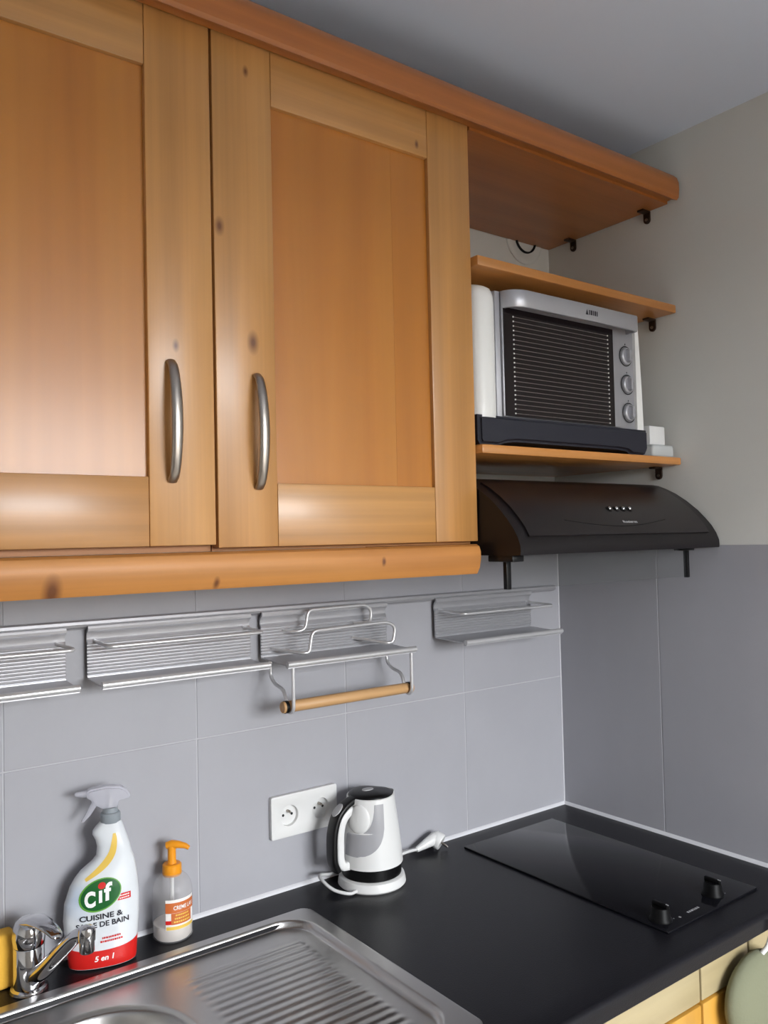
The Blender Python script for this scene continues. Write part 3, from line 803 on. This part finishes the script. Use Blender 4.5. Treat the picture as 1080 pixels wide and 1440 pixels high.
# handle: white inner band, black outer grip, swept in the xz plane
hpath = catmull([(-.036, 0, .152), (-.056, 0, .1475), (-.070, 0, .134), (-.0765, 0, .112), (-.0775, 0, .086), (-.0770, 0, .062), (-.0715, 0, .0490), (-.056, 0, .0465)], 6)
def sweep_band(path, w_, t0, t1):
    """rounded rectangular section; offsets t0..t1 along the outward normal in xz, width w_ in y"""
    bm = bmesh.new(); rings = []
    n = len(path)
    for i in range(n):
        t = (path[min(n-1, i+1)]-path[max(0, i-1)]).normalized(); nr = Vector((t.z, 0, -t.x))
        if nr.x > 0 and i < n*.8: nr = nr
        nr = Vector((-(-t.z), 0, -t.x))
        W = w_(i/(n-1)) if callable(w_) else w_
        a = t0(i/(n-1)) if callable(t0) else t0; b = t1(i/(n-1)) if callable(t1) else t1
        ring = []
        for k in range(16):
            an = 2*PI*k/16
            cx = math.copysign(abs(math.cos(an))**.5, math.cos(an)); sx = math.copysign(abs(math.sin(an))**.5, math.sin(an))
            p = path[i]+nr*((a+b)/2+(b-a)/2*cx)
            ring.append(bm.verts.new((KX+p.x, KY+sx*W/2, KZ+p.z)))
        rings.append(ring)
    for i in range(n-1):
        for k in range(16): bm.faces.new((rings[i][k], rings[i][(k+1) % 16], rings[i+1][(k+1) % 16], rings[i+1][k]))
    bm.faces.new(rings[0]); bm.faces.new(rings[-1]); return bm
# find which normal sign points outward (towards -x at mid handle)
mid = len(hpath)//2; tt = (hpath[mid+1]-hpath[mid-1]).normalized()
OUT = 1 if tt.z < 0 else -1
hd_ = finish('handle', sweep_band(hpath, .024, -.0085*OUT, .0085*OUT), M_white, ke, 50)
gpath = catmull([(-.012, 0, .1745), (-.040, 0, .1690), (-.064, 0, .1590), (-.081, 0, .142), (-.0905, 0, .115), (-.0925, 0, .086), (-.0915, 0, .060), (-.0840, 0, .0420)], 6)
finish('handle_grip', sweep_band(gpath, lambda s: .020+.008*min(1, s*3), -.0065*OUT, .0055*OUT), M_blackpl, hd_, 50)
bm = bmesh.new()
add_lathe(bm, [(0, 0), (.0115, 0), (.011, .002), (.006, .0032), (0, .0034)], (0, 0, 0), 28, cap=False)
R_ = Matrix.Rotation(math.radians(-43), 3, 'Y')
for v in bm.verts:
    p = R_ @ Vector((v.co.x*1.25, v.co.y*.85, v.co.z)); v.co = Vector((KX-.0775+p.x, KY+p.y, KZ+.1545+p.z))
finish('switch', bm, M_greypl, hd_, 40)
# rounded white lobe where the handle joins the jug (both sides)
for sg in (1, -1):
    bm = bmesh.new(); rows = []
    for i in range(9):
        q = math.sin(PI/2*i/8); ro = .0004+.0045*math.cos(PI/2*i/8)
        rows.append([bm.verts.new(k_pt(sg*(math.radians(207)+.46*q*math.cos(2*PI*k/40)), .137+.0265*q*math.sin(2*PI*k/40), ro if i < 8 else -.002)) for k in range(40)])
    for i in range(8):
        for k in range(40): bm.faces.new((rows[i][k], rows[i][(k+1) % 40], rows[i+1][(k+1) % 40], rows[i+1][k]))
    finish('handle_root', bm, M_white, hd_, 60)
# cord and plug
cord = catmull([(KX-.056, KY-.030, KZ+.006), (KX-.075, KY-.030, KZ+.006), (KX-.096, KY-.010, KZ+.012), (KX-.103, KY+.018, KZ+.022), (KX-.092, KY+.045, KZ+.022), (KX-.060, KY+.058, KZ+.012),
                (KX-.010, KY+.0715, KZ+.005), (KX+.040, KY+.066, KZ+.005), (KX+.085, KY+.054, KZ+.006), (KX+.125, KY+.050, KZ+.012), (-.496, -.028, .9125)], 6)
tube('cord', cord, .0032, M_cord, ke, 10)
bm = bmesh.new()
pa = Vector((-.500, -.027, .9115)); pb = Vector((-.452, -.030, .9255))
add_tube(bm, [pa, pa.lerp(pb, .25), pa.lerp(pb, .6), pb, pb+Vector((.008, 0, .001))], [.0055, .0075, .0105, .0135, .011], 14)
pl = finish('plug', bm, M_white, ke, 45)
ax = Vector((.35, -.62, -.35)).normalized(); Rm = Vector((0, 0, 1)).rotation_difference(ax).to_matrix()
lathe('plug_head', [(0, -.012), (.014, -.011), (.0175, -.006), (.0175, .010), (.016, .012), (0, .012)], (-.446, -.031, .9215), M_white, pl, 28, rot=Rm, cap=False)
for s in (-1, 1):
    q = Vector((-.446, -.031, .9215))+Rm @ Vector((.0095*s, 0, .012))
    lathe('plug_pin', [(0, 0), (.0022, 0), (.0022, .013), (.0014, .015), (0, .015)], q, M_nickel, pl, 10, rot=Rm, cap=False)

# ------------------------------------------------------------------ spray bottle
BX, BY, BZ = -1.170, -.0495, .9
PSI = math.radians(16); cP, sP = math.cos(PSI), math.sin(PSI)
def bw(u, v, z):           # bottle frame to world: u along the label, v towards the wall
    return (BX+u*cP+v*sP, BY-u*sP+v*cP, BZ+z)
sp_ = thing('spray_bottle', 'white kitchen cleaner spray bottle with red foot and green oval logo', 'spray bottle', (BX, BY, BZ))
rows_px = [(1353, 100.5, 184), (1345, 99.5, 184.8), (1331, 97.8, 185.2), (1309, 95, 186.4), (1287, 92.8, 187.6), (1264, 93.9, 187.4), (1242, 100, 185.5), (1230, 106.5, 184), (1222, 112.5, 182.8), (1215, 121, 181.4), (1209, 128, 180), (1203, 132.5, 177.7), (1190, 133.4, 174.6), (1180, 131, 171.6), (1173, 127.6, 169), (1168, 127.8, 167.6), (1163, 131, 166), (1157, 136.5, 163.5)]
SC = 872*.928
prof = []
for (py, a, b) in rows_px:
    z = (1352-py)/872; axp = 143+.0195*(py-1352)
    hb_ = .027 if z < .11 else .027-(.027-.0165)*sstep(.11, .18, z)-.003*sstep(.18, .22, z)
    prof.append([max(z, .003), (a-axp)/SC, (b-axp)/SC, hb_])
prof.insert(0, [0.0, prof[0][1]+.005, prof[0][2]-.006, .022])
def b_sec(z):
    z = min(max(z, 0), prof[-1][0])
    for i in range(len(prof)-1):
        if prof[i][0] <= z <= prof[i+1][0]:
            t = (z-prof[i][0])/max(1e-6, prof[i+1][0]-prof[i][0])
            q = [prof[i][k]+(prof[i+1][k]-prof[i][k])*t for k in range(4)]
            return (q[1]+q[2])/2, (q[2]-q[1])/2, q[3]
    q = prof[-1]; return (q[1]+q[2])/2, (q[2]-q[1])/2, q[3]
EXP = 2.3
def b_front(u, z, eps=.0004):
    c, a, b = b_sec(z); s = min(.999, abs((u-c)/a))
    return -b*(1-s**EXP)**(1/EXP)-eps
zz = sorted(set([p[0] for p in prof]+[i*.004 for i in range(1, 56)]))
zz = [z for z in zz if z <= prof[-1][0]]
bm = bmesh.new(); rings = []
for z in zz:
    c, a, b = b_sec(z); ring = []
    for k in range(48):
        an = 2*PI*k/48; ca, sa = math.cos(an), math.sin(an)
        ring.append(bm.verts.new(bw(c+a*math.copysign(abs(ca)**(2/EXP), ca), b*math.copysign(abs(sa)**(2/EXP), sa), z)))
    rings.append(ring)
for i in range(len(rings)-1):
    for k in range(48): bm.faces.new((rings[i][k], rings[i][(k+1) % 48], rings[i+1][(k+1) % 48], rings[i+1][k]))
bm.faces.new(rings[0]); bm.faces.new(rings[-1])
bb = finish('bottle', bm, M_bottle, sp_, 50)
def patch(name, zlo, zhi, ulo, uhi, m, eps=.0003, n=14, c=24, full=False):
    """print wrapped on the front: u bounds are functions of z"""
    bm = bmesh.new(); rows = []
    for i in range(n+1):
        row = []
        for k in range(c+1):
            s = k/c; z0 = zlo(s) if callable(zlo) else zlo; z1 = zhi(s) if callable(zhi) else zhi
            z = z0+(z1-z0)*i/n; cc, a, b = b_sec(z)
            lo_ = ulo(z) if ulo else cc-a*.998; hi_ = uhi(z) if uhi else cc+a*.998
            if not ulo: u = cc+a*math.sin((s-.5)*PI)*.998
            else: u = lo_+(hi_-lo_)*s
            row.append(bm.verts.new(bw(u, b_front(u, z, eps), z)))
        rows.append(row)
    for i in range(n):
        for k in range(c): bm.faces.new((rows[i][k], rows[i][k+1], rows[i+1][k+1], rows[i+1][k]))
    return finish(name, bm, m, bb, 60)
patch('red_band', .0035, lambda s: .030+.011*(2*s-1)**2, None, None, M_red, c=36)
def oval(name, u0, z0, ra, rb, tilt, m, eps):
    bm = bmesh.new(); rings = []
    cen = bm.verts.new(bw(u0, b_front(u0, z0, eps), z0))
    for i in range(1, 7):
        ring = []
        for k in range(40):
            a = 2*PI*k/40; p, q = ra*i/6*math.cos(a), rb*i/6*math.sin(a)
            u = u0+p*math.cos(tilt)-q*math.sin(tilt); z = z0+p*math.sin(tilt)+q*math.cos(tilt)
            ring.append(bm.verts.new(bw(u, b_front(u, z, eps), z)))
        rings.append(ring)
    for k in range(40): bm.faces.new((cen, rings[0][k], rings[0][(k+1) % 40]))
    for i in range(5):
        for k in range(40): bm.faces.new((rings[i][k], rings[i][(k+1) % 40], rings[i+1][(k+1) % 40], rings[i+1][k]))
    return finish(name, bm, m, bb, 60)
OU, OZ = -.0045, .1165
oval('logo_border', OU, OZ, .0335, .0240, .36, M_lgreen, .0004)
oval('logo_oval', OU+.0006, OZ+.0004, .0312, .0220, .36, M_green, .0006)
def bprint(u0, z0, tilt=0, eps=.0009):
    def f(a, b):
        u = u0+a*math.cos(tilt)-b*math.sin(tilt); z = z0+a*math.sin(tilt)+b*math.cos(tilt)
        return bw(u, b_front(u, z, eps), z)
    return f
lettering('logo_lettering', 'C', .031, bprint(OU-.0150, OZ-.0050, .10), M_whitep, bb, .0016, .12, width=.0175, cuts=.006)
lettering('logo_lettering', '\u0131', .036, bprint(OU+.0005, OZ-.0022, .10), M_whitep, bb, .0012, .12, width=.0070, cuts=.006)
lettering('logo_lettering', 'f', .036, bprint(OU+.0128, OZ+.0042, .10), M_whitep, bb, .0012, .12, width=.0140, cuts=.006)
oval('logo_dot', OU+.0028, OZ+.0142, .0060, .0050, .3, M_red, .0010)
lettering('product_lettering', 'CUISINE &', .0115, bprint(-.003, .0835, .03), M_print, bb, .0003, width=.066)
lettering('product_lettering', 'SALLE DE BAIN', .0115, bprint(-.001, .0715, .03), M_print, bb, .0003, width=.080)
print_line('small_print', 9, .028, .0028, bprint(.012, .0495, .03), M_red, bb)
print_line('small_print', 11, .034, .0028, bprint(.012, .0440, .03), M_red, bb)
lettering('band_lettering', '5 en 1', .0115, bprint(.001, .0185, .04), M_whitep, bb, .0003, .2, width=.030)
patch('red_flag', .1035, .1135, lambda z: .0215+(z-.1035)*.6, lambda z: .0425, M_red, .0006, 6, 10)
for zq in (.1065, .1105):
    print_line('flag_print', 6, .015, .0018, bprint(.0325, zq, .03, .0011), M_whitep, bb)
# yellow swoosh over the shoulder
sw = catmull([(-.0265, .140, 0), (-.008, .152, 0), (.006, .164, 0), (.0150, .178, 0), (.0185, .196, 0), (.0185, .207, 0)], 8)
bm = bmesh.new(); L_, R2_ = [], []
for i, p in enumerate(sw):
    t = (sw[min(len(sw)-1, i+1)]-sw[max(0, i-1)]).normalized(); n = Vector((-t.y, t.x, 0)); s = i/(len(sw)-1)
    hw = .0022+.0032*math.sin(PI*s)
    for lst, q in ((L_, p+n*hw), (R2_, p-n*hw)):
        lst.append(bm.verts.new(bw(q.x, b_front(q.x, q.y, .0005), q.y)))
for i in range(len(sw)-1): bm.faces.new((L_[i], L_[i+1], R2_[i+1], R2_[i]))
finish('yellow_swoosh', bm, M_yelp, bb, 60)
# collar and trigger head
cN = b_sec(.2236)[0]
ct = bw(cN, 0, 0)
bm = bmesh.new(); rr = []
for (r, z) in ((.0150, .2225), (.0155, .224), (.0155, .236), (.0145, .238), (.0120, .2385), (.0115, .246)):
    ring = []
    for k in range(60):
        a = 2*PI*k/60; q = r*(1+(.025 if (k % 2 and .223 < z < .237) else 0))
        ring.append(bm.verts.new((ct[0]+q*math.cos(a), ct[1]+q*math.sin(a), BZ+z)))
    rr.append(ring)
for i in range(len(rr)-1):
    for k in range(60): bm.faces.new((rr[i][k], rr[i][(k+1) % 60], rr[i+1][(k+1) % 60], rr[i+1][k]))
bm.faces.new(rr[0]); bm.faces.new(rr[-1])
finish('collar', bm, M_collar, sp_, 30)
def flat_part(name, pts, half, m, parent, bev=.003):
    bm = bmesh.new()
    A = [bm.verts.new(bw(p[0], -half, p[1])) for p in pts]; B = [bm.verts.new(bw(p[0], half, p[1])) for p in pts]
    bm.faces.new(A); bm.faces.new(B[::-1]); n = len(pts)
    for i in range(n): bm.faces.new((A[i], A[(i+1) % n], B[(i+1) % n], B[i]))
    bmesh.ops.recalc_face_normals(bm, faces=bm.faces)
    bmesh.ops.bevel(bm, geom=[e for e in bm.edges if abs(e.calc_face_angle(0)) > .6 and any(len(f.verts) > 4 for f in e.link_faces)], offset=bev, segments=2, affect='EDGES', clamp_overlap=True)
    return finish(name, bm, m, parent, 40)
c0 = cN
head = flat_part('trigger_head', [(c0-.010, .245), (c0+.010, .245), (c0+.013, .256), (c0+.030, .259), (c0+.031, .264), (c0+.026, .272), (c0+.015, .279), (c0-.006, .2815), (c0-.030, .279), (c0-.036, .276), (c0-.036, .266), (c0-.030, .262), (c0-.026, .254)], .0095, M_trig, sp_)
tube('nozzle', [bw(c0-.034, 0, .271), bw(c0-.043, 0, .2715), bw(c0-.052, 0, .272), bw(c0-.054, 0, .272)], [.006, .0052, .0036, .0026], M_trig, head, 14)
flat_part('trigger_lever', [(c0-.024, .266), (c0-.018, .264), (c0-.022, .250), (c0-.030, .238), (c0-.041, .2275), (c0-.0445, .2285), (c0-.036, .242), (c0-.030, .254)], .006, M_trig, head, .0015)
tube('dip_tube', [bw(c0, 0, .24), bw(c0, 0, .262)], .003, M_whitep, head, 10)

# ------------------------------------------------------------------ soap dispenser
SX, SY, SZ = -1.047, -.0375, .9
sd = thing('soap_dispenser', 'clear pump bottle with orange pump and orange label on the worktop', 'soap bottle', (SX, SY, SZ))
body = [(0, .0), (.030, .0), (.0335, .004), (.0338, .030), (.0338, .078), (.0315, .090), (.0265, .099), (.0185, .1065), (.0140, .109), (.0140, .112)]
sb = lathe('bottle', body, (SX, SY, SZ), M_clear, sd, 44, cap=False)
lathe('liquid_soap', [(0, .002), (.0285, .002), (.0318, .006), (.0320, .026), (0, .0262)], (SX, SY, SZ), M_soap, sd, 40, cap=False)
pm = lathe('pump_collar', [(0, .104), (.0155, .104), (.0165, .106), (.0160, .1215), (.0140, .1235), (0, .1235)], (SX, SY, SZ), M_orange, sd, 36, cap=False)
lathe('pump_stem', [(.0080, .123), (.0072, .128), (.0070, .150), (.0075, .153), (0, .1535)], (SX, SY, SZ), M_orange, pm, 24, cap=False)
q = Vector((.80, -.60, 0))
tube('pump_spout', [Vector((SX, SY, SZ+.153))-q*.009, Vector((SX, SY, SZ+.155)), Vector((SX, SY, SZ+.1545))+q*.012, Vector((SX, SY, SZ+.152))+q*.024, Vector((SX, SY, SZ+.148))+q*.030], [.006, .0075, .0062, .0045, .0035], M_orange, pm, 14)
tube('dip_tube', [(SX, SY, SZ+.01), (SX, SY, SZ+.105)], .0032, M_whitep, sd, 10)
def s_patch(name, t0, t1, z0, z1, m, dr, tilt=0):
    bm = bmesh.new(); rows = []
    for i in range(3):
        rows.append([bm.verts.new((SX+(.0338+dr)*math.cos(t0+(t1-t0)*k/24), SY+(.0338+dr)*math.sin(t0+(t1-t0)*k/24), SZ+z0+(z1-z0)*i/2)) for k in range(25)])
    for i in range(2):
        for k in range(24): bm.faces.new((rows[i][k], rows[i][k+1], rows[i+1][k+1], rows[i+1][k]))
    return finish(name, bm, m, sb, 60)
D = math.radians
s_patch('label_white', D(228), D(322), .0235, .0735, M_labelw, .0002)
s_patch('label_orange', D(228), D(322), .0515, .0685, M_label, .0004)
s_patch('label_orange', D(244), D(308), .0325, .0512, M_label, .0004)
s_patch('label_stripe', D(228), D(244), .0330, .0395, M_red, .0005)
s_patch('label_yellow', D(230), D(318), .0240, .0295, M_yelp, .0005)
def sprint(th0, z0): return lambda a, b: (SX+.0347*math.cos(th0+a/.0347), SY+.0347*math.sin(th0+a/.0347), SZ+z0+b)
lettering('label_lettering', 'CREME LAV', .0092, sprint(D(282), .060), M_labelw, sb, .0002, width=.038)
for i in range(3):
    print_line('label_print', 8, .024+.003*i, .0026, sprint(D(276), .0478-.0055*i), M_yelp, sb)

# ------------------------------------------------------------------ tap and sponge
FX, FY, FZ = -1.287, -.0635, .9
fa = thing('mixer_tap', 'chrome single lever mixer tap behind the sink', 'tap', (FX, FY, FZ))
lathe('tap_body', [(0, 0), (.0265, 0), (.0275, .002), (.0265, .006), (.0225, .008), (.0222, .066), (.0212, .0675), (0, .0675)], (FX, FY, FZ), M_chrome, fa, 40, cap=False)
# lever cap: dome with a tongue reaching over the sink
bm = bmesh.new(); rings = []
dirv = Vector((.33, -.94, 0)).normalized(); sidev = Vector((-dirv.y, dirv.x, 0))
add_lathe(bm, [(.0216, .0685), (.0232, .070), (.0240, .082), (.0228, .094), (.0185, .104), (.0110, .1095), (0, .111)], (FX, FY, FZ), 36, cap=False)
lv = finish('lever_cap', bm, M_chrome, fa, 50)
bm = bmesh.new(); rings = []
lp = [(-.016, .0955, .014, .006), (.0, .104, .0175, .0075), (.02, .1090, .0165, .0075), (.04, .1085, .0140, .006), (.058, .1040, .0115, .0048), (.070, .0990, .0098, .0042), (.0755, .0965, .006, .003)]
for (s, z, hw, hh) in lp:
    cp_ = Vector((FX, FY, FZ+z))+dirv*s
    rings.append([bm.verts.new(cp_+sidev*hw*math.cos(2*PI*k/20)+Vector((0, 0, 1))*hh*math.sin(2*PI*k/20)) for k in range(20)])
for i in range(len(rings)-1):
    for k in range(20): bm.faces.new((rings[i][k], rings[i][(k+1) % 20], rings[i+1][(k+1) % 20], rings[i+1][k]))
bm.faces.new(rings[0]); bm.faces.new(rings[-1])
finish('lever', bm, M_chrome, lv, 60)
tipx, tipy = -1.240, -.196
spt = catmull([(FX+.004, FY-.012, FZ+.022), (FX+.014, FY-.040, FZ+.044), (FX+.028, FY-.080, FZ+.082), (FX+.038, FY-.108, FZ+.107), (FX+.0445, FY-.126, FZ+.1155), (tipx, tipy, FZ+.1160)], 6)
sr = [.0135-.0035*min(1, i/(len(spt)*.6)) for i in range(len(spt))]
tube('spout', spt, sr, M_chrome, fa, 20)
lathe('aerator', [(0, .092), (.0095, .092), (.0105, .094), (.0105, .108), (.0118, .1085), (.0122, .121), (.0105, .127), (.005, .1295), (0, .130)], (tipx, tipy, FZ), M_chrome, fa, 28, cap=False)
tag(box('sponge', -1.405, -1.300, -.042, -.008, .9, .982, M_sponge, bev=.006, seg=3), 'yellow sponge standing against the tiles behind the tap', 'sponge')
